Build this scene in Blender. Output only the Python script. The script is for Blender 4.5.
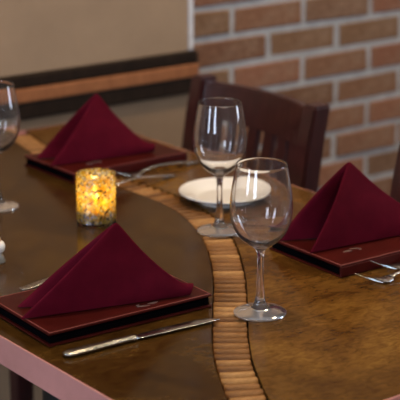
import bpy, bmesh, math, random
from mathutils import Vector, Matrix
random.seed(7)
PI = math.pi
R = math.radians
scene = bpy.context.scene
for o in list(bpy.data.objects): bpy.data.objects.remove(o)
C = scene.collection

# ------------------------------------------------------------------ camera
cam = bpy.data.cameras.new('camera'); camo = bpy.data.objects.new('camera', cam); C.objects.link(camo)
cam.sensor_width = 36; cam.lens = 135; cam.clip_start = .05
camo.location = (0, 0, 1.435); camo.rotation_euler = (R(90 - 16.35), 0, 0)
cam.dof.use_dof = True; cam.dof.focus_distance = 1.93; cam.dof.aperture_fstop = 7.0
scene.camera = camo
# ------------------------------------------------------------------ light and exposure
vs = scene.view_settings
vs.view_transform = 'Standard'; vs.look = 'None'; vs.gamma = 1; vs.use_curve_mapping = False; vs.exposure = -0.38
w = bpy.data.worlds.new('daylight'); scene.world = w; w.use_nodes = True
w.node_tree.nodes['Background'].inputs[0].default_value = (.68, .80, 1.0, 1)
w.node_tree.nodes['Background'].inputs[1].default_value = 22.0

# table frame: a runs along the table's short side, b along the long side, origin in the near corner
TH = R(37.5); NX, NY = .015, 1.397; TZ = .75
AX = Vector((math.cos(TH), math.sin(TH), 0)); BX = Vector((-math.sin(TH), math.cos(TH), 0))
def T(a, b, z=0.0): return Vector((NX, NY, TZ + z)) + AX * a + BX * b     # z measured from the table top
ROOM = Matrix.Translation((NX, NY, 0)) @ Matrix.Rotation(TH, 4, 'Z')      # floor-level room frame (a, b, z)
WL, WF, WE, WB, CEIL = -2.6, -3.4, 3.2, 1.5, 2.75                          # wall positions in that frame
WINDOWS = [(.32, .84, .85, 2.35), (-1.55, -.75, .85, 2.35)]               # b0, b1, z0, z1 in the left wall
EAST = (-1.3, -.6, .85, 2.35)                                              # the same for an unseen east wall window added for rim light

for k, (b0, b1, z0, z1) in enumerate(WINDOWS + [EAST]):                    # portals in the window openings
    l = bpy.data.lights.new('window_portal', 'AREA'); l.shape = 'RECTANGLE'; l.size = b1 - b0; l.size_y = z1 - z0
    l.cycles.is_portal = True
    o = bpy.data.objects.new('window_portal', l); C.objects.link(o)
    o.matrix_world = ROOM @ Matrix.Translation((WL - .02 if k < 2 else WE + .02, (b0 + b1) / 2, (z0 + z1) / 2)) @ Matrix.Rotation(PI / 2 if k < 2 else -PI / 2, 4, 'Z') @ Matrix.Rotation(PI / 2, 4, 'X') @ Matrix.Rotation(PI, 4, 'Y')
LAMPS = [(.35, .6), (1.75, .75), (.35, -1.2), (1.75, -1.2)]
LAMP_W = 14.0

# ------------------------------------------------------------------ helpers
def tag(o, label=None, cat=None, group=None, kind=None):
    if label: o['label'] = label
    if cat: o['category'] = cat
    if group: o['group'] = group
    if kind: o['kind'] = kind
    return o
def empty(name, M):
    o = bpy.data.objects.new(name, None); C.objects.link(o); o.matrix_world = M; o.empty_display_size = .03
    return o
def obj(name, bm, m, parent=None, M=None, smooth=False):
    me = bpy.data.meshes.new(name); bmesh.ops.recalc_face_normals(bm, faces=bm.faces[:]); bm.to_mesh(me); bm.free()
    return objm(name, me, m, parent, M, smooth)
def objm(name, me, m, parent=None, M=None, smooth=False):
    if m and not me.materials: me.materials.append(m)
    if smooth:
        for f in me.polygons: f.use_smooth = True
    o = bpy.data.objects.new(name, me); C.objects.link(o)
    if parent: o.parent = parent
    if M is not None:
        if parent: o.matrix_local = M
        else: o.matrix_world = M
    return o
def box(bm, x0, x1, y0, y1, z0, z1, bev=0, M=None, seg=2):
    r = bmesh.ops.create_cube(bm, size=1)
    vsx = r['verts']
    for v in vsx:
        v.co = Vector(((x0 + x1) / 2 + v.co.x * (x1 - x0), (y0 + y1) / 2 + v.co.y * (y1 - y0), (z0 + z1) / 2 + v.co.z * (z1 - z0)))
        if M is not None: v.co = M @ v.co
    if bev:
        ed = list({e for v in vsx for e in v.link_edges})
        bmesh.ops.bevel(bm, geom=ed, offset=bev, segments=seg, profile=.5, affect='EDGES')
    return bm
def bx(*a, **k): return box(bmesh.new(), *a, **k)
def lathe(prof, n=64, close=False):
    bm = bmesh.new(); rings = []
    for r, z in prof:
        if r < 1e-6: rings.append([bm.verts.new((0, 0, z))])
        else: rings.append([bm.verts.new((r * math.cos(2 * PI * i / n), r * math.sin(2 * PI * i / n), z)) for i in range(n)])
    if close: rings.append(rings[0])
    for A, B in zip(rings, rings[1:]):
        for i in range(n):
            j = (i + 1) % n
            if len(A) == 1 and len(B) == 1: continue
            if len(A) == 1: bm.faces.new((A[0], B[i], B[j]))
            elif len(B) == 1: bm.faces.new((A[i], B[0], A[j]))
            else: bm.faces.new((A[i], B[i], B[j], A[j]))
    return bm
def spline(pts, n):
    """Catmull-Rom through tuples, n samples per span"""
    P = [Vector(p) for p in pts]; out = []
    for i in range(len(P) - 1):
        p0 = P[i - 1] if i else P[0] * 2 - P[1]; p1, p2 = P[i], P[i + 1]; p3 = P[i + 2] if i + 2 < len(P) else P[-1] * 2 - P[-2]
        for k in range(n):
            t = k / n
            out.append(.5 * ((2 * p1) + (p2 - p0) * t + (2 * p0 - 5 * p1 + 4 * p2 - p3) * t * t + (3 * p1 - p0 - 3 * p2 + p3) * t ** 3))
    out.append(P[-1]); return out
def sm_prof(pts, n=4): return [(max(0, v[0]), v[1]) for v in spline([(r, z, 0) for r, z in pts], n)]
def loft(bm, secs, n=10):
    """secs: (centre, half width along local y, half thickness along z)"""
    rings = []
    for c, hw, ht in secs:
        rings.append([bm.verts.new((c[0], c[1] + hw * math.cos(2 * PI * i / n), c[2] + ht * math.sin(2 * PI * i / n))) for i in range(n)])
    for A, B in zip(rings, rings[1:]):
        for i in range(n): bm.faces.new((A[i], A[(i + 1) % n], B[(i + 1) % n], B[i]))
    bm.faces.new(rings[0]); bm.faces.new(rings[-1]); return bm
def tube(bm, pts, rad, n=8):
    P = [Vector(p) for p in pts]; rings = []
    for i, p in enumerate(P):
        d = (P[min(i + 1, len(P) - 1)] - P[max(i - 1, 0)]).normalized()
        u = d.cross(Vector((0, 0, 1)));  u = u.normalized() if u.length > 1e-4 else Vector((1, 0, 0)); v = d.cross(u)
        r = rad[i] if isinstance(rad, (list, tuple)) else rad
        rings.append([bm.verts.new(p + (u * math.cos(2 * PI * k / n) + v * math.sin(2 * PI * k / n)) * r) for k in range(n)])
    for A, B in zip(rings, rings[1:]):
        for k in range(n): bm.faces.new((A[k], A[(k + 1) % n], B[(k + 1) % n], B[k]))
    bm.faces.new(rings[0]); bm.faces.new(rings[-1]); return bm
def copy_tree(o, M, parent=None):
    c = o.copy(); C.objects.link(c)
    if parent: c.parent = parent
    else: c.matrix_world = M
    for ch in list(o.children): copy_tree(ch, None, c)
    return c

# ------------------------------------------------------------------ materials
class NT:
    def __init__(s, name):
        s.m = bpy.data.materials.new(name); s.m.use_nodes = True; s.t = s.m.node_tree; s.b = s.t.nodes['Principled BSDF']; s.out = s.t.nodes['Material Output']
    def n(s, typ, **k):
        nd = s.t.nodes.new(typ)
        for a, v in k.items():
            if a.startswith('i_'):
                key = a[2:]; key = int(key) if key.isdigit() else key.replace('_', ' ')
                s.set(nd.inputs[key], v)
            else: setattr(nd, a, v)
        return nd
    def set(s, sock, v):
        if isinstance(v, bpy.types.NodeSocket): s.t.links.new(v, sock)
        else: sock.default_value = v
    def p(s, **k):
        for a, v in k.items(): s.set(s.b.inputs[a.replace('_', ' ')], v)
    def coord(s, which='Object', scale=(1, 1, 1)):
        tc = s.n('ShaderNodeTexCoord'); mp = s.n('ShaderNodeMapping', i_Scale=scale); s.t.links.new(tc.outputs[which], mp.inputs[0]); return mp.outputs[0]
    def noise(s, vec, scale, detail=4, rough=.55, dist=0):
        return s.n('ShaderNodeTexNoise', i_Vector=vec, i_Scale=scale, i_Detail=detail, i_Roughness=rough, i_Distortion=dist).outputs[0]
    def ramp(s, fac, stops):
        r = s.n('ShaderNodeValToRGB', i_Fac=fac); e = r.color_ramp.elements
        while len(e) < len(stops): e.new(.5)
        for q, (pos, col) in zip(e, stops): q.position = pos; q.color = (*col, 1) if len(col) == 3 else col
        return r.outputs[0]
    def mix(s, f, a, b, mode='MIX'):
        m = s.n('ShaderNodeMix', data_type='RGBA', blend_type=mode); s.set(m.inputs[0], f); s.set(m.inputs[6], a); s.set(m.inputs[7], b); return m.outputs[2]
    def bump(s, h, strength=.3, dist=.002):
        s.t.links.new(s.n('ShaderNodeBump', i_Height=h, i_Strength=strength, i_Distance=dist).outputs[0], s.b.inputs['Normal'])
def c4(r, g, b): return (r, g, b, 1)
def plain(name, col, rough=.5, metal=0, coat=0, var=.15, scale=30, bump=0, spec=.5):
    k = NT(name); v = k.coord(); nz = k.noise(v, scale, 4)
    lo = tuple(x * (1 - var) for x in col); hi = tuple(min(1, x * (1 + var)) for x in col)
    k.p(Base_Color=k.ramp(nz, [(.3, lo), (.7, hi)]), Roughness=rough, Metallic=metal, Coat_Weight=coat, Coat_Roughness=.1, Specular_IOR_Level=spec)
    if bump: k.bump(nz, bump, .001)
    return k.m

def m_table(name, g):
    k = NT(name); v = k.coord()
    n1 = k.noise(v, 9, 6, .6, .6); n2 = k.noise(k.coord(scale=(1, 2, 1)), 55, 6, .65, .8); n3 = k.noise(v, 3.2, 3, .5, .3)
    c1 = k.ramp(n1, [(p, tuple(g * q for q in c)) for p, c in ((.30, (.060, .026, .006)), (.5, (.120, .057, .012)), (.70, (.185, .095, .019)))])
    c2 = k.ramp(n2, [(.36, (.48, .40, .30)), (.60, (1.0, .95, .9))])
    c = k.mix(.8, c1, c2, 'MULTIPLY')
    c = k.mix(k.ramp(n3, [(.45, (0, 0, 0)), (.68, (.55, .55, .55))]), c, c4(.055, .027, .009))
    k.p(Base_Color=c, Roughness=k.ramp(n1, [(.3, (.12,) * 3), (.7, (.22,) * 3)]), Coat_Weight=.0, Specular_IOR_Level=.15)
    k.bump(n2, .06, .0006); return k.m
def m_cork():
    k = NT('wine_cork'); v = k.coord(); oi = k.n('ShaderNodeObjectInfo').outputs['Random']
    base = k.ramp(oi, [(0, (.17, .070, .017)), (.3, (.23, .100, .026)), (.65, (.30, .138, .040)), (1, (.40, .21, .070))])
    sp = k.ramp(k.noise(k.coord(scale=(1, 2, 1)), 160, 4, .7), [(.36, (.30, .20, .13)), (.52, (1, 1, 1))])
    st = k.ramp(k.noise(v, 45, 3), [(.35, (.65, .58, .5)), (.6, (1, 1, 1))])
    k.p(Base_Color=k.mix(.7, k.mix(.8, base, sp, 'MULTIPLY'), k.mix(1, base, st, 'MULTIPLY')), Roughness=.5, Coat_Weight=.0, Specular_IOR_Level=.3)
    k.bump(k.noise(v, 200, 3), .25, .0006); return k.m
def m_cloth():
    k = NT('burgundy_napkin_cloth'); v = k.coord()
    wv = k.n('ShaderNodeTexWave', i_Vector=v, i_Scale=420, i_Distortion=.6, bands_direction='X').outputs[0]
    wv2 = k.n('ShaderNodeTexWave', i_Vector=v, i_Scale=420, i_Distortion=.6, bands_direction='Z').outputs[0]
    nz = k.noise(v, 40, 4)
    k.p(Base_Color=k.ramp(nz, [(.3, (.072, .0024, .0096)), (.7, (.096, .0036, .0130))]), Roughness=.8, Sheen_Weight=.02, Sheen_Roughness=.4, Sheen_Tint=c4(.8, .2, .4), Specular_IOR_Level=.05)
    h = k.mix(.5, k.mix(.5, wv, wv2), k.noise(v, 18, 3)); k.bump(h, .25, .0012); return k.m
def m_leather():
    k = NT('oxblood_menu_leather'); v = k.coord()
    vo = k.n('ShaderNodeTexVoronoi', i_Vector=v, i_Scale=700).outputs[0]; nz = k.noise(v, 25, 4)
    k.p(Base_Color=k.ramp(nz, [(.3, (.036, .0036, .0028)), (.7, (.056, .0060, .0045))]), Roughness=.38, Specular_IOR_Level=.10); k.bump(vo, .12, .0005); return k.m
def m_brick():
    k = NT('weathered_brick'); v = k.coord(); oi = k.n('ShaderNodeObjectInfo').outputs['Random']
    base = k.ramp(oi, [(0, (.19, .088, .042)), (.3, (.29, .115, .060)), (.55, (.22, .118, .055)), (.8, (.32, .135, .072)), (1, (.20, .112, .06))])
    n1 = k.noise(v, 22, 5, .65); n2 = k.noise(v, 90, 4, .7)
    c = k.mix(k.ramp(n1, [(.42, (0, 0, 0)), (.72, (.55, .55, .55))]), base, c4(.34, .22, .14))
    c = k.mix(.7, c, k.ramp(n2, [(.3, (.55, .5, .48)), (.6, (1, 1, 1))]), 'MULTIPLY')
    k.p(Base_Color=c, Roughness=.85); k.bump(n2, .5, .002); return k.m
def m_wood(name, dark, lit, rough=.3, coat=.5, spec=.5):
    k = NT(name); v = k.coord(scale=(6, 6, 1)); n1 = k.noise(v, 14, 5, .6, 1.2)
    k.p(Base_Color=k.ramp(n1, [(.3, dark), (.7, lit)]), Roughness=rough, Coat_Weight=coat, Coat_Roughness=.12, Specular_IOR_Level=spec); k.bump(n1, .08, .001); return k.m
def m_metal():
    k = NT('stainless_cutlery'); v = k.coord(); nz = k.noise(v, 60, 3)
    k.p(Base_Color=k.ramp(nz, [(.3, (.50, .48, .46)), (.7, (.66, .65, .63))]), Metallic=1, Roughness=k.ramp(nz, [(.3, (.16,) * 3), (.7, (.28,) * 3)])); return k.m
def m_patterned():
    k = NT('patterned_cutlery_handle'); v = k.coord()
    vo = k.n('ShaderNodeTexVoronoi', i_Vector=v, i_Scale=330, feature='DISTANCE_TO_EDGE').outputs[0]
    k.p(Base_Color=k.ramp(vo, [(.0, (.20, .18, .16)), (.25, (.66, .64, .60))]), Metallic=1, Roughness=.25); k.bump(vo, .6, .001); return k.m
def m_glass(name='clear_glass', painted_glare=.0):
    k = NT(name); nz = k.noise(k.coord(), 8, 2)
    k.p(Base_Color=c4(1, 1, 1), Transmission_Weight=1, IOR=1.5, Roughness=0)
    if painted_glare:                                                        # pale diffuse share stands in for bright reflections in the glass
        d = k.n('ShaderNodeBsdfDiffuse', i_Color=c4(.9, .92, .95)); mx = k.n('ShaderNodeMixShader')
        k.set(mx.inputs[0], k.n('ShaderNodeMapRange', i_Value=nz, i_3=painted_glare * .6, i_4=painted_glare * 1.4).outputs[0])
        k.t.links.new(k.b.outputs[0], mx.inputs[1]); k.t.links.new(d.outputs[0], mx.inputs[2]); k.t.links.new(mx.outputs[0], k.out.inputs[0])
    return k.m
def m_mosaic():
    k = NT('crackled_mosaic_glass'); v = k.coord()
    vo = k.n('ShaderNodeTexVoronoi', i_Vector=v, i_Scale=300, feature='DISTANCE_TO_EDGE').outputs[0]
    cell = k.n('ShaderNodeTexVoronoi', i_Vector=v, i_Scale=300).outputs['Color']
    sep = k.n('ShaderNodeSeparateColor'); k.t.links.new(cell, sep.inputs[0])
    tint = k.ramp(sep.outputs[0], [(0, (.72, .44, .04)), (.4, (.92, .68, .09)), (.62, (.92, .78, .28)), (.80, (.90, .88, .78)), (.95, (.12, .09, .06))])
    edge = k.ramp(vo, [(.03, (.10, .08, .06)), (.10, (1, 1, 1))])
    col = k.mix(1, tint, edge, 'MULTIPLY')
    tr = k.n('ShaderNodeBsdfTranslucent', i_Color=col); tp = k.n('ShaderNodeBsdfTransparent', i_Color=col); gl = k.n('ShaderNodeBsdfGlossy', i_Roughness=.12)
    df = k.n('ShaderNodeBsdfDiffuse', i_Color=col)
    bp = k.n('ShaderNodeBump', i_Height=vo, i_Strength=.7, i_Distance=.002)
    for q in (tr, gl, df): k.t.links.new(bp.outputs[0], q.inputs['Normal'])
    def ms(f, a, b):
        q = k.n('ShaderNodeMixShader'); k.set(q.inputs[0], f); k.t.links.new(a.outputs[0], q.inputs[1]); k.t.links.new(b.outputs[0], q.inputs[2]); return q
    a = ms(.50, tr, tp); a = ms(.16, a, df); a = ms(.12, a, gl)
    k.t.links.new(a.outputs[0], k.out.inputs[0]); return k.m
def m_emit(name, col, st):
    k = NT(name); k.p(Base_Color=c4(*col), Emission_Color=c4(*col), Emission_Strength=st); return k.m
def m_flame():
    k = NT('candle_flame'); e = k.n('ShaderNodeEmission', i_Color=c4(1, .70, .26), i_Strength=40.0); t = k.n('ShaderNodeBsdfTransparent'); a = k.n('ShaderNodeAddShader')
    k.t.links.new(e.outputs[0], a.inputs[0]); k.t.links.new(t.outputs[0], a.inputs[1]); k.t.links.new(a.outputs[0], k.out.inputs[0]); return k.m
def m_wax():
    k = NT('ivory_wax'); nz = k.noise(k.coord(), 30, 3)
    k.p(Base_Color=k.ramp(nz, [(.3, (.80, .72, .55)), (.7, (.88, .82, .68))]), Roughness=.5, Subsurface_Weight=.6, Subsurface_Radius=(.02, .012, .006), Subsurface_Scale=1.5); return k.m
def m_wall(name, col, amt=.08, scale=9):
    k = NT(name); v = k.coord(); n1 = k.noise(v, scale, 5, .6); n2 = k.noise(v, 160, 3)
    k.p(Base_Color=k.ramp(n1, [(.3, tuple(x * (1 - amt) for x in col)), (.7, tuple(x * (1 + amt) for x in col))]), Roughness=.75); k.bump(n2, .12, .002); return k.m

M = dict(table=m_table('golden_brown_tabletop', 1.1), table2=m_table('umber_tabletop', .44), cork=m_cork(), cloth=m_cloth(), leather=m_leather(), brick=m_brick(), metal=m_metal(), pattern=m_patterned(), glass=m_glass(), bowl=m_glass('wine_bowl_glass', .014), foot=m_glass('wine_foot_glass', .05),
         mosaic=m_mosaic(), wax=m_wax(), tan=m_wall('tan_plaster', (.365, .25, .155)), cream=m_wall('brown_plaster', (.22, .16, .11)),
         wains=m_wall('brown_wainscot', (.27, .175, .10)), mortar=m_wall('grey_mortar', (.41, .41, .41), .18, 30), ceiling=m_wall('ceiling_plaster', (.72, .68, .62)),
         darkwood=m_wood('dark_stained_moulding', (.012, .007, .004), (.026, .015, .009), .65, 0, .12),
         copper=m_wood('copper_brown_strip', (.26, .100, .040), (.38, .150, .060), .5, 0, .15),
         mahogany=m_wood('mahogany_chair', (.026, .006, .006), (.052, .012, .011), .28, .4),
         edge=plain('rose_copper_table_edge', (.52, .225, .195), .25, 0, .5, .12, 12),
         groove=plain('groove_resin', (.018, .008, .003), .6, 0, 0, .3, 60, 0, .1),
         pages=plain('dark_menu_pages', (.0025, .002, .0025), .9, 0, 0, .2, 60, 0, 0.0), stitch=plain('rose_stitching', (.26, .07, .06), .55, 0, 0, .1, 60),
         emblem=plain('silver_foil', (.62, .56, .50), .3, .9, 0, .1, 60), white=plain('white_porcelain', (.80, .79, .76), .15, 0, .5, .03, 20),
         flame=m_flame(), wick=plain('burnt_wick', (.01, .008, .006), .9), tancap=plain('tan_cap', (.34, .22, .13), .6),
         greyc=plain('grey_ceramic', (.20, .19, .16), .4), black=plain('black_iron', (.012, .011, .010), .45), floor=m_wood('dark_floorboards', (.006, .004, .003), (.014, .008, .005), .7, 0),
         frame=plain('white_window_frame', (.75, .74, .72), .5), bead=plain('white_corner_bead', (.74, .73, .74), .45), lamp=m_emit('warm_lamp_lens', (1, .72, .42), 6), ring=plain('lamp_ring', (.7, .68, .64), .4))

# ------------------------------------------------------------------ the room
def struct(name, bm, m, label, parent=None):
    o = obj(name, bm, m, parent, None if parent else ROOM)
    if not parent: tag(o, label, None, None, 'structure')
    return o
struct('floor', bx(WL, WE, WF, WB + .2, -.06, 0), M['floor'], 'dark wooden floor under the table')
struct('ceiling', bx(WL, WE, WF, WB + .2, CEIL, CEIL + .06), M['ceiling'], 'plain plaster ceiling above the room')
TRIM_A = 1.097
struct('wall_back', bx(WL, TRIM_A, WB - .004, WB + .2, 0, CEIL), M['tan'], 'tan plaster wall behind the table, left of the brick')
struct('wall_front', bx(WL - .12, WE + .12, WF - .12, WF, 0, CEIL), M['cream'], 'brown plaster wall opposite the table')
bm = bmesh.new(); b0, b1, z0, z1 = EAST
box(bm, WE, WE + .12, WF, WB + .2, 0, z0); box(bm, WE, WE + .12, WF, WB + .2, z1, CEIL); box(bm, WE, WE + .12, WF, b0, z0, z1); box(bm, WE, WE + .12, b1, WB + .2, z0, z1)
struct('wall_east', bm, M['cream'], 'brown plaster wall with one added window, at the end of the brick')
bm = bmesh.new(); bs = sorted([q for wn in WINDOWS for q in wn[:2]])
z0, z1 = WINDOWS[0][2:]
box(bm, WL - .12, WL, WF, WB + .2, 0, z0); box(bm, WL - .12, WL, WF, WB + .2, z1, CEIL)
for y0, y1 in ((WF, bs[0]), (bs[1], bs[2]), (bs[3], WB + .2)): box(bm, WL - .12, WL, y0, y1, z0, z1)
struct('wall_left', bm, M['cream'], 'brown plaster wall with two daylight windows')
for i, (b0, b1, z0, z1) in enumerate(WINDOWS + [EAST]):
    bm = bmesh.new(); x0, x1 = (WL - .09, WL - .04) if i < 2 else (WE + .04, WE + .09)
    for y0, y1, q0, q1 in ((b0, b0 + .05, z0, z1), (b1 - .05, b1, z0, z1), (b0, b1, z0, z0 + .05), (b0, b1, z1 - .05, z1)):
        box(bm, x0, x1, y0, y1, q0, q1)
    struct('window_%d' % (i + 1), bm, M['frame'], ['white framed narrow window in the left wall, nearer the tan wall', 'white framed wider window in the left wall, nearer the front wall', 'unseen white framed window added in the east wall for rim light'][i])
# rail on the tan wall: dark, copper, dark
def rail(name, z0, z1, dep, m, label): struct(name, bx(WL, TRIM_A + .012, WB - dep, WB - .004, TZ + z0, TZ + z1, bev=.004), m, label)
rail('trim_1', 047e-3, .074, .026, M['darkwood'], 'dark stained upper moulding of the wall rail')
rail('trim_2', .018, .047, .029, M['copper'], 'copper brown strip between the dark wall mouldings')
rail('trim_3', -.018, .018, .025, M['darkwood'], 'dark stained lower moulding of the wall rail')
struct('trim_5', bx(WL, TRIM_A + .004, WB - .010, WB - .004, 0, TZ - .018), M['wains'], 'brown wainscot panel below the wall rail')
struct('trim_4', bx(TRIM_A, TRIM_A + .010, WB - .010, WB + .012, TZ + .075, CEIL, bev=.002), M['bead'], 'white corner bead between tan wall and brick')
# brick wall
wb = struct('wall_right', bx(TRIM_A, WE, WB - .003, WB + .2, 0, CEIL), M['mortar'], 'brown brick wall with pale mortar joints')
CH, CL, ZR = .0680, .2130, TZ + .0245
def brick_bm(L, seed):
    rnd = random.Random(seed); bm = bmesh.new()
    box(bm, -L / 2, L / 2, -.012, .010, -.0272, .0272)
    for v in bm.verts: v.co += Vector((rnd.uniform(-.002, .002), rnd.uniform(-.0015, .0015), rnd.uniform(-.0018, .0018)))
    bmesh.ops.bevel(bm, geom=bm.edges[:], offset=.003, segments=1, affect='EDGES'); return bm
def mk(L, s):
    me = bpy.data.meshes.new('brick'); b = brick_bm(L, s); b.to_mesh(me); b.free(); me.materials.append(M['brick']); return me
full = [mk(CL - .013, i) for i in range(5)]
field = bmesh.new(); shorts = {}
row0 = int((0 - ZR) / CH) - 1
for r in range(row0, int((CEIL - ZR) / CH)):
    zc = ZR + (r + .5) * CH
    if zc < .03: continue
    off = 1.219 if r % 2 else 1.3255
    js = [off + CL * k for k in range(-1, 10)]
    js = [TRIM_A + .004] + [j for j in js if j > TRIM_A + .05 and j < WE - .02]
    for j0, j1 in zip(js, js[1:]):
        L = j1 - j0; ac = (j0 + j1) / 2
        near = -.62 < zc - TZ < .36 and ac < 2.3
        Mb = Matrix.Translation((ac, WB + .006 + random.uniform(-.0015, .0015), zc + random.uniform(-.001, .001))) @ Matrix.Rotation(random.uniform(-.008, .008), 4, 'Y')
        if near:
            if abs(L - CL) < .002: me = random.choice(full)
            else:
                key = round(L, 3)
                if key not in shorts: shorts[key] = mk(L - .013, 9)
                me = shorts[key]
            o = bpy.data.objects.new('brick', me); C.objects.link(o); o.parent = wb; o.matrix_local = Mb
        else:
            box(field, -(L - .013) / 2, (L - .013) / 2, -.012, .01, -.0272, .0272, M=Mb)
o = obj('brick_field', field, M['brick'], wb); tag(o, kind='stuff')
# ceiling lamps
for i, (a, b) in enumerate(LAMPS):
    t = empty('ceiling_lamp', ROOM @ Matrix.Translation((a, b, CEIL)))
    where = ['above the laid table', 'over the aisle by the brick wall', 'nearer the front wall, on the window side', 'nearer the front wall, away from the windows'][i]
    tag(t, 'round recessed warm ceiling lamp ' + where, 'ceiling lamp', 'recessed ceiling lamps')
    obj('ring', lathe([(.075, 0), (.09, -.001), (.092, -.008), (.075, -.012), (.070, -.002)], 32, True), M['ring'], t)
    obj('lens', lathe([(0, -.004), (.070, -.004), (.070, -.001), (0, -.001)], 32), M['lamp'], t)
    l = bpy.data.lights.new('lamp_glow', 'AREA'); l.shape = 'DISK'; l.size = .14; l.energy = LAMP_W; l.color = (1, .74, .46); l.spread = R(130)
    lo = bpy.data.objects.new('lamp_glow', l); C.objects.link(lo); lo.parent = t; lo.matrix_local = Matrix.Translation((0, 0, -.016))

# ------------------------------------------------------------------ the table with its cork river
TA, TB, TT = .735, 1.335, .037
river = [(-.31, 2.70), (-.235, 2.545), (-.155, 2.46), (-.09, 2.394), (-.028, 2.304), (.011, 2.204), (.031, 2.10), (.040, 1.966), (.0395, 1.847), (.0375, 1.74), (.0395, 1.659), (.046, 1.599), (.0545, 1.543), (.075, 1.48), (.105, 1.425), (.15, 1.37)]
rv = []
for v in spline([(x, y, 0) for x, y in river], 14):
    d = Vector((v.x - NX, v.y - NY, 0)); rv.append(Vector((d.dot(AX), d.dot(BX), 0)))
# extend to beyond the far edge, then resample evenly
rv = [rv[0] + (rv[0] - rv[3]).normalized() * .5] + rv
def resample(P, step):
    out = [P[0].copy()]; acc = 0
    for p, q in zip(P, P[1:]):
        L = (q - p).length; pos = step - acc
        while pos <= L: out.append(p.lerp(q, pos / L)); pos += step
        acc = (acc + L) % step
    return out
CW = .0225; STEP = .0180
rs = resample(rv, STEP)
rs = [p for p in rs if -.06 < p.y < TB + .06]
def side(P, s):
    out = []
    for i, p in enumerate(P):
        d = (P[min(i + 1, len(P) - 1)] - P[max(i - 1, 0)]).normalized(); out.append(p + Vector((-d.y, d.x, 0)) * s * (CW + .0008))
    return out
E1, E2 = side(rs, 1), side(rs, -1)               # going from the far end to the near end
def clip(E):
    out = []
    for i, p in enumerate(E):
        if 0 <= p.y <= TB: out.append(p)
    q0 = E[E.index(out[0]) - 1]; q1 = E[E.index(out[-1]) + 1]
    f = lambda p, q, y: p.lerp(q, (y - p.y) / (q.y - p.y))
    return [f(out[0], q0, TB)] + out + [f(out[-1], q1, 0)]
E1, E2 = clip(E1), clip(E2)
if E1[len(E1) // 2].x > E2[len(E2) // 2].x: E1, E2 = E2, E1          # E1 is the smaller-a side
table = empty('dining_table', ROOM); tag(table, 'brown mottled dining table with an inlaid curving band of wine corks', 'table')
GD = .0088
bm = bmesh.new()
def V(a, b, z): return bm.verts.new((a, b, TZ + z))
l_top = [V(p.x, p.y, 0) for p in E1]; r_top = [V(p.x, p.y, 0) for p in E2]
l_bot = [V(p.x, p.y, -GD) for p in E1]; r_bot = [V(p.x, p.y, -GD) for p in E2]
cFL, cNL, cNR, cFR = V(0, TB, 0), V(0, 0, 0), V(TA, 0, 0), V(TA, TB, 0)
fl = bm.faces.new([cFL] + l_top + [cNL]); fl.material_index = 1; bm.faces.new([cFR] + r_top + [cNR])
for P, Q in ((l_top, l_bot), (r_bot, r_top)):
    for i in range(len(P) - 1): bm.faces.new((P[i], P[i + 1], Q[i + 1], Q[i]))
nmin = min(len(l_bot), len(r_bot))
bm.faces.new(l_bot + r_bot[::-1]).material_index = 2
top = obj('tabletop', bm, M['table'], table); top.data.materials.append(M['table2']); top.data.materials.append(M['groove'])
obj('table_core', bx(.002, TA - .002, .002, TB - .002, TZ - TT, TZ - GD - .0005), M['groove'], table)
eb = bmesh.new()                                                      # rose copper edging round the top
for x0, x1, y0, y1 in ((-.0022, .0004, -.0022, TB + .0022), (TA - .0004, TA + .0022, -.0022, TB + .0022), (0, TA, -.0022, .0004), (0, TA, TB - .0004, TB + .0022)):
    box(eb, x0, x1, y0, y1, TZ - TT - .001, TZ + .0001, bev=.0008)
obj('edge_band', eb, M['edge'], table)
# corks: flattened cork segments lying side by side across the band, crowns flush with the top
def cork_mesh(L, seed):
    rnd = random.Random(seed); bm = bmesh.new(); n = 9; rings = []
    for k, (x, sc) in enumerate(((-L / 2, .80), (-L / 2 + .0015, 1), (0, 1 + rnd.uniform(-.03, .02)), (L / 2 - .0015, 1), (L / 2, .80))):
        rings.append([bm.verts.new((x, 0.0069 * sc * math.cos(PI * i / (n - 1)), -.0080 + .0080 * sc * math.sin(PI * i / (n - 1)))) for i in range(n)])
    for A, B in zip(rings, rings[1:]):
        for i in range(n): bm.faces.new((A[i], A[(i + 1) % n], B[(i + 1) % n], B[i]))
    bm.faces.new(rings[0]); bm.faces.new(rings[-1]); bmesh.ops.recalc_face_normals(bm, faces=bm.faces[:])
    me = bpy.data.meshes.new('cork'); bm.to_mesh(me); bm.free(); me.materials.append(M['cork'])
    for f in me.polygons: f.use_smooth = len(f.vertices) == 4
    return me
cks = [cork_mesh(.0445 - .0008 * i, i) for i in range(4)]
for i in range(len(rs) - 1):
    p = (rs[i] + rs[i + 1]) / 2
    if not (.022 < p.y < TB - .022): continue
    d = (rs[i + 1] - rs[i]).normalized(); ang = math.atan2(d.y, d.x) + PI / 2
    o = bpy.data.objects.new('cork', cks[random.randrange(4)]); C.objects.link(o); o.parent = table
    o.matrix_local = Matrix.Translation((p.x, p.y, TZ - .0002)) @ Matrix.Rotation(ang + random.uniform(-.02, .02) + (PI if random.random() < .5 else 0), 4, 'Z')
# pedestals
for y in (.72,):
    pd = obj('pedestal', lathe([(0, .0), (.15, 0), (.15, .012), (.06, .03), (.04, .05), (.04, TZ - .06), (.10, TZ - TT - .003), (0, TZ - TT - .003)], 32), M['black'], table, Matrix.Translation((TA / 2 - .09, y, 0)))

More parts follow.
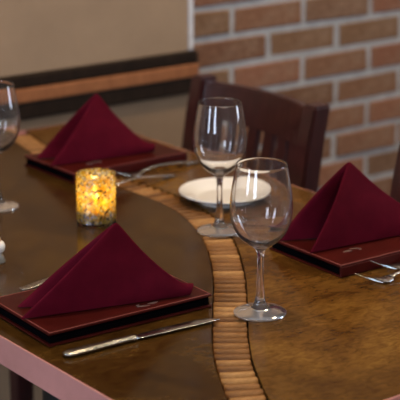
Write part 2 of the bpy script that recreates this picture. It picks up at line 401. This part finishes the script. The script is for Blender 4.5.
# ------------------------------------------------------------------ wine glasses
GH = .2
outer_bowl = sm_prof([(.0062, .086), (.0115, .0905), (.0215, .0975), (.0315, .1085), (.0378, .1235), (.0400, .139), (.0392, .157), (.0362, .177), (.0322, .1985)], 5)
inner_bowl = sm_prof([(.0313, .1985), (.0352, .177), (.0381, .157), (.0388, .139), (.0366, .1245), (.0302, .1105), (.0200, .1005), (.0100, .0955), (0, .0945)], 5)
lip = [(.0321, .1994), (.0317, .1998), (.0314, .1994)]
stem_p = sm_prof([(.0120, .0085), (.0088, .0125), (.0068, .0185), (.0056, .028), (.0046, .043), (.0041, .058), (.0042, .072), (.0050, .081), (.0062, .086)], 4)
foot_p = [(0, 0.0006), (.0300, .0006), (.0338, 0.0), (.0346, .0007), (.0346, .0016), (.0335, .0026), (.0260, .0044), (.0180, .0062), (.0138, .0074), (.0120, .0085)]
def make_glass(M4, label):
    t = empty('wine_glass', M4); tag(t, label, 'wine glass', 'wine glasses on the table')
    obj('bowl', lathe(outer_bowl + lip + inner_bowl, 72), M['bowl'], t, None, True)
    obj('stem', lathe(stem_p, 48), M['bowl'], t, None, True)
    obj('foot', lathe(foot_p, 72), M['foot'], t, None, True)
    for o in t.children:                              # lathe pieces are open where they meet: fix outward normals by hand
        fix_normals(o)
    return t
def fix_normals(o):
    me = o.data; bm = bmesh.new(); bm.from_mesh(me)
    if o.name.startswith('stem'):
        bm.faces.ensure_lookup_table(); f = bm.faces[0]; c = f.calc_center_median(); f.normal_update()
        if f.normal.x * c.x + f.normal.y * c.y < 0: bmesh.ops.reverse_faces(bm, faces=bm.faces[:])
    elif o.name.startswith('bowl'):
        bm.faces.ensure_lookup_table(); f = min(bm.faces, key=lambda q: q.calc_center_median().z); f.normal_update(); c = f.calc_center_median()
        if f.normal.x * c.x + f.normal.y * c.y < 0: bmesh.ops.reverse_faces(bm, faces=bm.faces[:])
    else:
        f = min(bm.faces, key=lambda q: q.calc_center_median().z + 10 * Vector(q.calc_center_median()[:2]).length); f.normal_update()
        if f.normal.z > 0: bmesh.ops.reverse_faces(bm, faces=bm.faces[:])
    bm.to_mesh(me); bm.free()
gp = make_glass(Matrix.Translation(T(.305, .295, .0002)), 'empty wine glass standing nearest, at the edge of the cork band')
for a, b, lb in ((.481, .603, 'empty wine glass just in front of the white bread plate'), (.279, .918, 'wine glass cut off by the left edge of the picture')):
    g = copy_tree(gp, Matrix.Translation(T(a, b, .0002)) @ Matrix.Rotation(a, 4, 'Z')); g['label'] = lb

# ------------------------------------------------------------------ bread plate
pt = empty('bread_plate', Matrix.Translation(T(.593, .728, 0))); tag(pt, 'small round white bread plate near the dark wooden chair', 'plate')
obj('dish', lathe(sm_prof([(0, .0052), (.040, .0052), (.048, .0062), (.056, .0105), (.074, .0165), (.0762, .0172), (.0765, .0160), (.074, .0140), (.058, .0075), (.050, .0035), (.042, .0025), (0, .0025)], 4), 72), M['white'], pt, None, True)
obj('foot_ring', lathe([(.042, .0028), (.042, 0), (.046, 0), (.047, .0033)], 64, True), M['white'], pt, None, True)

# ------------------------------------------------------------------ candle in its mosaic glass
cx = Matrix.Translation(T(.359, .755, 0))
h = empty('candle_holder', cx); tag(h, 'gold crackled mosaic glass votive holder lit from inside', 'candle holder')
obj('glass_wall', lathe([(.0302, .004), (.0305, .010), (.0303, .040), (.0305, .0765), (.0298, .0785), (.0285, .0765), (.0283, .040), (.0283, .008)], 64), M['mosaic'], h, None, True)
obj('glass_base', lathe([(0, 0), (.029, 0), (.0302, .002), (.0302, .004), (.0283, .008), (0, .007)], 64), M['glass'], h, None, True)
cd = empty('candle', cx @ Matrix.Translation((0, 0, .0075))); tag(cd, 'ivory wax votive candle burning inside the mosaic holder', 'candle')
obj('wax', lathe([(0, 0), (.0188, 0), (.0190, .002), (.0188, .0225), (.0178, .0235), (.010, .0215), (0, .021)], 48), M['wax'], cd, None, True)
obj('wick', tube(bmesh.new(), [(0, 0, .020), (.0004, 0, .027), (.0012, .0004, .0315)], .0009, 6), M['wick'], cd)
obj('flame', lathe(sm_prof([(0, .0275), (.0030, .0305), (.0044, .0355), (.0036, .0420), (.0016, .0485), (0, .0535)], 4), 20), M['flame'], cd, None, True)
l = bpy.data.lights.new('candle_glow', 'POINT'); l.energy = .24; l.color = (1, .72, .22); l.shadow_soft_size = .006
lo = bpy.data.objects.new('candle_glow', l); C.objects.link(lo); lo.parent = cd; lo.matrix_local = Matrix.Translation((0, 0, .040))

# ------------------------------------------------------------------ menus
def menu(M4, label, lx=.244, ly=.150, mark=(.12, .05)):
    """x 0..lx, y 0..ly; the spine runs along y = 0"""
    t = empty('menu_folder', M4); tag(t, label, 'menu', 'burgundy menus under the napkins')
    obj('back_cover', bx(0, lx, 0, ly, .0003, .0032, bev=.0009), M['leather'], t)
    top = obj('front_cover', bx(0, lx, 0, ly, .0148, .0180, bev=.0010), M['leather'], t)
    obj('spine', bx(.0, lx, -.0012, .0025, .0025, .0155, bev=.0006), M['leather'], t)
    for i, (z0, z1) in enumerate(((.0036, .0070), (.0074, .0108), (.0112, .0146))):
        obj('page_block', bx(.003, lx - .003, .003, ly - .003 - .0006 * i, z0, z1), M['pages'], t)
    bm = bmesh.new(); e = .0022
    for p, q in (((e, e), (lx - e, e)), ((lx - e, e), (lx - e, ly - e)), ((lx - e, ly - e), (e, ly - e)), ((e, ly - e), (e, e))):
        n = int((Vector(q) - Vector(p)).length / .0042)
        for k in range(n):
            u = Vector(p).lerp(Vector(q), (k + .1) / n); v = Vector(p).lerp(Vector(q), (k + .9) / n)
            box(bm, min(u.x, v.x) - .0005, max(u.x, v.x) + .0005, min(u.y, v.y) - .0005, max(u.y, v.y) + .0005, .0178, .01835)
    s = obj('stitching', bm, M['stitch'], top); s['label'] = 'rose thread stitched round the cover'
    bm = bmesh.new(); z = .0183                                       # small silver swoosh mark
    x0, y0 = mark
    def sw(pts, ws):
        loop = []
        for (x, y), wd in zip(pts, ws): loop.append((x, y, wd))
        vs1 = [bm.verts.new((x0 + x, y0 + y + wd, z)) for x, y, wd in loop]; vs2 = [bm.verts.new((x0 + x, y0 + y - wd, z)) for x, y, wd in loop]
        for i in range(len(loop) - 1): bm.faces.new((vs1[i], vs1[i + 1], vs2[i + 1], vs2[i]))
    sw([(-.020, 0), (-.016, .0012), (-.010, .0012), (-.004, 0)], [.0005, .0022, .0026, .0005])
    sw([(-.004, .006), (.002, .0052), (.008, .0028), (.012, -.001), (.010, -.0035), (.006, -.0042)], [.0006, .0016, .0021, .0018, .0012, .0005])
    r = bmesh.ops.extrude_face_region(bm, geom=bm.faces[:])
    for v in [g for g in r['geom'] if isinstance(g, bmesh.types.BMVert)]: v.co.z -= .0006
    em = obj('emblem', bm, M['emblem'], top); em['label'] = 'small silver swoosh mark'
    return t
def MT(a, b, deg, z=0): return Matrix.Translation(T(a, b, z)) @ Matrix.Rotation(R(deg), 4, 'Z')
# the front menu opens towards the knife, the other two turn their spine to the camera
menu(MT(.275, .502, 37.5 - 2 + 180), 'burgundy leather menu nearest the camera, a table knife beside it', .244, .152, (.093, .134))
menu(MT(.479, .331, 36.0), 'burgundy leather menu at the right with two forks beside it', .244, .158, (.062, .043))
menu(MT(.447, .955, 38.2), 'burgundy leather menu furthest back, below the wall rail', .240, .158, (.071, .040))

# ------------------------------------------------------------------ napkins folded to standing tents
def napkin(A, N, F, Tl, label, thick=.0016, bulge=.010):
    A, N, F, Tl = [T(*q) for q in (A, N, F, Tl)]
    base = (N + F + Tl) / 3; base.z = N.z
    rows = [(.40, .011), (.2, .011), (.07, .0105), (.015, .009), (-.010, .0055), (-.004, .0015), (.02, 0), (.06, 0), (.12, 0), (.2, 0), (.3, 0), (.42, 0), (.55, 0), (.68, 0), (.8, 0), (.9, 0), (.965, 0)]
    ss = [0, .02, .08, .18, .30, .42, .54, .66, .78, .88, .95, 1.0]
    bm = bmesh.new(); grid = []
    ax_side = (N - F); ax_side.z = 0; ax_side.normalize()
    L = (Tl - N).length
    for t, off in rows:
        ridge = A.lerp(Tl, t) + Vector((0, 0, -.010 * math.sin(PI * min(1, max(0, t)) ** .8))); bn = N.lerp(Tl, t); bf = F.lerp(Tl, t)
        if t > .9: bf = bf.lerp(bn - ax_side * .004, (t - .9) / .1); 
        ridge.z = max(ridge.z, N.z + .015)
        if t < .09: ridge.z -= .003 * (1 - max(0, t) / .09) ** 2
        line = []
        for s in ss:                                          # near wing, bottom to ridge
            p = bn.lerp(ridge, s); b = math.sin(PI * s) * bulge * (1 - .5 * t)
            o2 = off * .45; p += ax_side * (b * .6 - o2 * (1 - s) - .5 * o2 * s); p.z -= off * .9 * s
            line.append(p)
        for s in ss[::-1][0:]:
            p = bf.lerp(ridge, s); b = math.sin(PI * s) * bulge * (1 - .5 * t)
            o2 = off * .7; p -= ax_side * (b * .6 - o2 * (1 - s) - .5 * o2 * s); p.z -= off * .9 * s
            p -= ax_side * .0012
            line.append(p)
        k = len(ss)                                            # round the ridge
        line[k - 1] += ax_side * .0012; line[k - 1].z -= .0012; line[k].z -= .0012
        grid.append([bm.verts.new(p - base) for p in line])
    for G, H in zip(grid, grid[1:]):
        for i in range(len(G) - 1): bm.faces.new((G[i], G[i + 1], H[i + 1], H[i]))
    o = obj('napkin', bm, M['cloth'], None, Matrix.Translation(base + Vector((0, 0, .0010))), True)
    m = o.modifiers.new('thickness', 'SOLIDIFY'); m.thickness = thick; m.offset = 0
    m = o.modifiers.new('soft', 'SUBSURF'); m.levels = 2; m.render_levels = 2
    tag(o, label, 'napkin', 'burgundy napkins folded into tents'); return o
ZB = .0184
napkin((.151, .395, .131), (.024, .418, ZB), (.044, .460, ZB), (.252, .360, ZB), 'burgundy cloth napkin folded into a tent on the nearest menu')
napkin((.563, .41, .140), (.483, .395, ZB), (.483, .469, ZB), (.715, .372, ZB), 'burgundy cloth napkin standing on the right menu, its fold open to the left')
napkin((.542, 1.025, .136), (.443, 1.018, ZB), (.451, 1.079, ZB), (.647, .992, ZB), 'burgundy cloth napkin on the furthest menu, behind the candle')

# ------------------------------------------------------------------ cutlery
def fork(M4, label):
    """handle end at x = 0, tines towards +x"""
    t = empty('fork', M4); tag(t, label, 'fork', 'forks beside the menus')
    bm = bmesh.new()
    hs = [(0, .0030, .0032), (.004, .0062, .0033), (.015, .0080, .0040), (.035, .0070, .0068), (.06, .0048, .0095), (.085, .0034, .0105), (.105, .0028, .0090), (.120, .0030, .0062), (.130, .0062, .0038)]
    loft(bm, [((x, 0, z), hw, .0013) for x, hw, z in hs]); obj('handle', bm, M['pattern'], t, None, True)
    bm = bmesh.new()
    loft(bm, [((x, 0, z), hw, .0010) for x, hw, z in ((.128, .0058, .0041), (.134, .0094, .0027), (.142, .0112, .0019), (.150, .0114, .0024))])
    for k in range(4):
        y = (k - 1.5) * .0062
        loft(bm, [((x, y, z), hw, .0008) for x, hw, z in ((.147, .0019, .0021), (.158, .0017, .0042), (.170, .0015, .0085), (.181, .0012, .0135), (.188, .0006, .0172))], 8)
    obj('head', bm, M['metal'], t, None, True); return t
def knife(M4, label):
    t = empty('table_knife', M4); tag(t, label, 'knife')
    bm = bmesh.new(); loft(bm, [((x, 0, .0040), hw, ht) for x, hw, ht in ((0, .0035, .0018), (.003, .0072, .0030), (.012, .0090, .0036), (.035, .0082, .0037), (.065, .0068, .0036), (.090, .0060, .0036), (.098, .0066, .0036), (.102, .0050, .0030))], 14)
    obj('handle', bm, M['pattern'], t, None, True)
    bm = bmesh.new(); loft(bm, [((x, y, .0035), hw, .0009) for x, y, hw in ((.100, 0, .0045), (.110, .001, .0075), (.150, .001, .0092), (.190, .0005, .0090), (.212, -.002, .0062), (.221, -.006, .0012))], 8)
    obj('blade', bm, M['metal'], t, None, True); return t
knife(MT(.023, .321, 37.5 - 3.2), 'table knife with patterned handle lying along the nearest menu')
fork(MT(.481 + .180, .286, 217.5, .0005), 'fork whose tines stick up in front of the right menu, nearest of that pair')
fork(MT(.535 + .180, .314, 217.5, .0005), 'fork lying right against the edge of the right menu')
fork(MT(.700, .938, 217.5, .0005), 'fork lying against the furthest menu, its handle towards the wooden chair')
fork(MT(.612, .893, 217.5, .0005), 'fork behind the candle holder, the one nearer the cork band')
fork(MT(.101, .552, 37.5, .0005), 'fork with only its handle end showing, behind the nearest napkin')

# ------------------------------------------------------------------ small shaker at the picture's left edge
sh = empty('salt_shaker', Matrix.Translation(T(.139, .681, 0))); tag(sh, 'small white round shaker at the left edge of the picture', 'shaker')
obj('base', lathe([(0, 0), (.012, 0), (.013, .002), (.010, .010), (.008, .014), (0, .014)], 40), M['greyc'], sh, None, True)
obj('body', lathe(sm_prof([(0, .0135), (.008, .0138), (.0125, .019), (.0128, .026), (.009, .031), (0, .0315)], 4), 40), M['white'], sh, None, True)
obj('cap', lathe(sm_prof([(0, .031), (.007, .0308), (.0075, .034), (.005, .037), (0, .0375)], 3), 32), M['tancap'], sh, None, True)

# ------------------------------------------------------------------ chairs (local: sitter faces -x, the back spreads along y)
def chair(M4, label):
    t = empty('dining_chair', M4); tag(t, label, 'chair', 'dark wooden chairs along the far side of the table')
    W, m = .182, M['mahogany']
    def post(y, name):
        bm = bmesh.new(); secs = [(-.10, .0, .017), (-.06, .22, .019), (-.045, .42, .020), (-.030, .60, .019), (-.002, .78, .0185), (.012, .845, .018)]
        rings = []
        for x, z, hw in secs: rings.append([bm.verts.new((x + sx * hw * 1.1, y + sy * hw, z)) for sx, sy in ((-1, -1), (1, -1), (1, 1), (-1, 1))])
        for A, B in zip(rings, rings[1:]):
            for i in range(4): bm.faces.new((A[i], A[(i + 1) % 4], B[(i + 1) % 4], B[i]))
        bm.faces.new(rings[0]); bm.faces.new(rings[-1])
        bmesh.ops.bevel(bm, geom=bm.edges[:], offset=.004, segments=2, affect='EDGES')
        return obj(name, bm, m, t)
    post(-W + .018, 'back_post'); post(W - .018, 'back_post')
    def bowed(z0, z1, th, name, bow, x0, arch=0):
        bm = bmesh.new(); n = 14; rings = []
        for i in range(n + 1):
            u = -1 + 2 * i / n; y = u * (W - .030); b = bow * (1 - u * u); zz = arch * (1 - u * u)
            lean = lambda z: x0 + (z - .78) * .19
            rings.append([bm.verts.new(q) for q in ((lean(z0) + b - th, y, z0), (lean(z0) + b + th, y, z0), (lean(z1) + b + th, y, z1 + zz), (lean(z1) + b - th, y, z1 + zz))])
        for A, B in zip(rings, rings[1:]):
            for i in range(4): bm.faces.new((A[i], A[(i + 1) % 4], B[(i + 1) % 4], B[i]))
        bm.faces.new(rings[0]); bm.faces.new(rings[-1])
        bmesh.ops.bevel(bm, geom=[e for e in bm.edges if abs(e.verts[0].co.y - e.verts[1].co.y) > .005], offset=.003, segments=2, affect='EDGES')
        return obj(name, bm, m, t)
    bowed(.764, .836, .010, 'top_rail', .030, -.002)
    bowed(.515, .545, .009, 'lower_rail', .012, .012)
    for k in range(6):
        u = (k - 2.5) / 2.5 * .82; y = u * (W - .04)
        bm = bmesh.new(); b1 = .030 * (1 - (u) ** 2); b0 = .012 * (1 - u ** 2); rings = []
        for z, x in ((.540, -.033 + b0), (.66, -.022 + (b0 + b1) / 2 + .006), (.785, -.001 + b1)):
            rings.append([bm.verts.new((x + sx * .0065, y + sy * .0125, z)) for sx, sy in ((-1, -1), (1, -1), (1, 1), (-1, 1))])
        for A, B in zip(rings, rings[1:]):
            for i in range(4): bm.faces.new((A[i], A[(i + 1) % 4], B[(i + 1) % 4], B[i]))
        bm.faces.new(rings[0]); bm.faces.new(rings[-1]); obj('slat', bm, m, t)
    obj('seat', bx(-.46, -.045, -W - .01, W + .01, .430, .462, bev=.010), m, t)
    for y in (-W + .025, W - .025): obj('leg', bx(-.445, -.410, y - .017, y + .017, 0, .432, bev=.004), m, t)
    for y in (-W + .025, W - .025): obj('stretcher', bx(-.43, -.065, y - .009, y + .009, .16, .185, bev=.003), m, t)
    for x in (-.43, -.06): obj('apron', bx(x - .01, x + .01, -W + .03, W - .03, .385, .430, bev=.002), m, t)
    return t
def CT(a, b, deg=0): return ROOM @ Matrix.Translation((a, b, 0)) @ Matrix.Rotation(R(deg), 4, 'Z')
c0 = chair(CT(.885, 1.014), 'dark mahogany slat-back chair pulled up behind the bread plate')
c1 = copy_tree(c0, CT(.845, .402)); c1['label'] = 'dark wooden chair showing only one back post at the right edge'
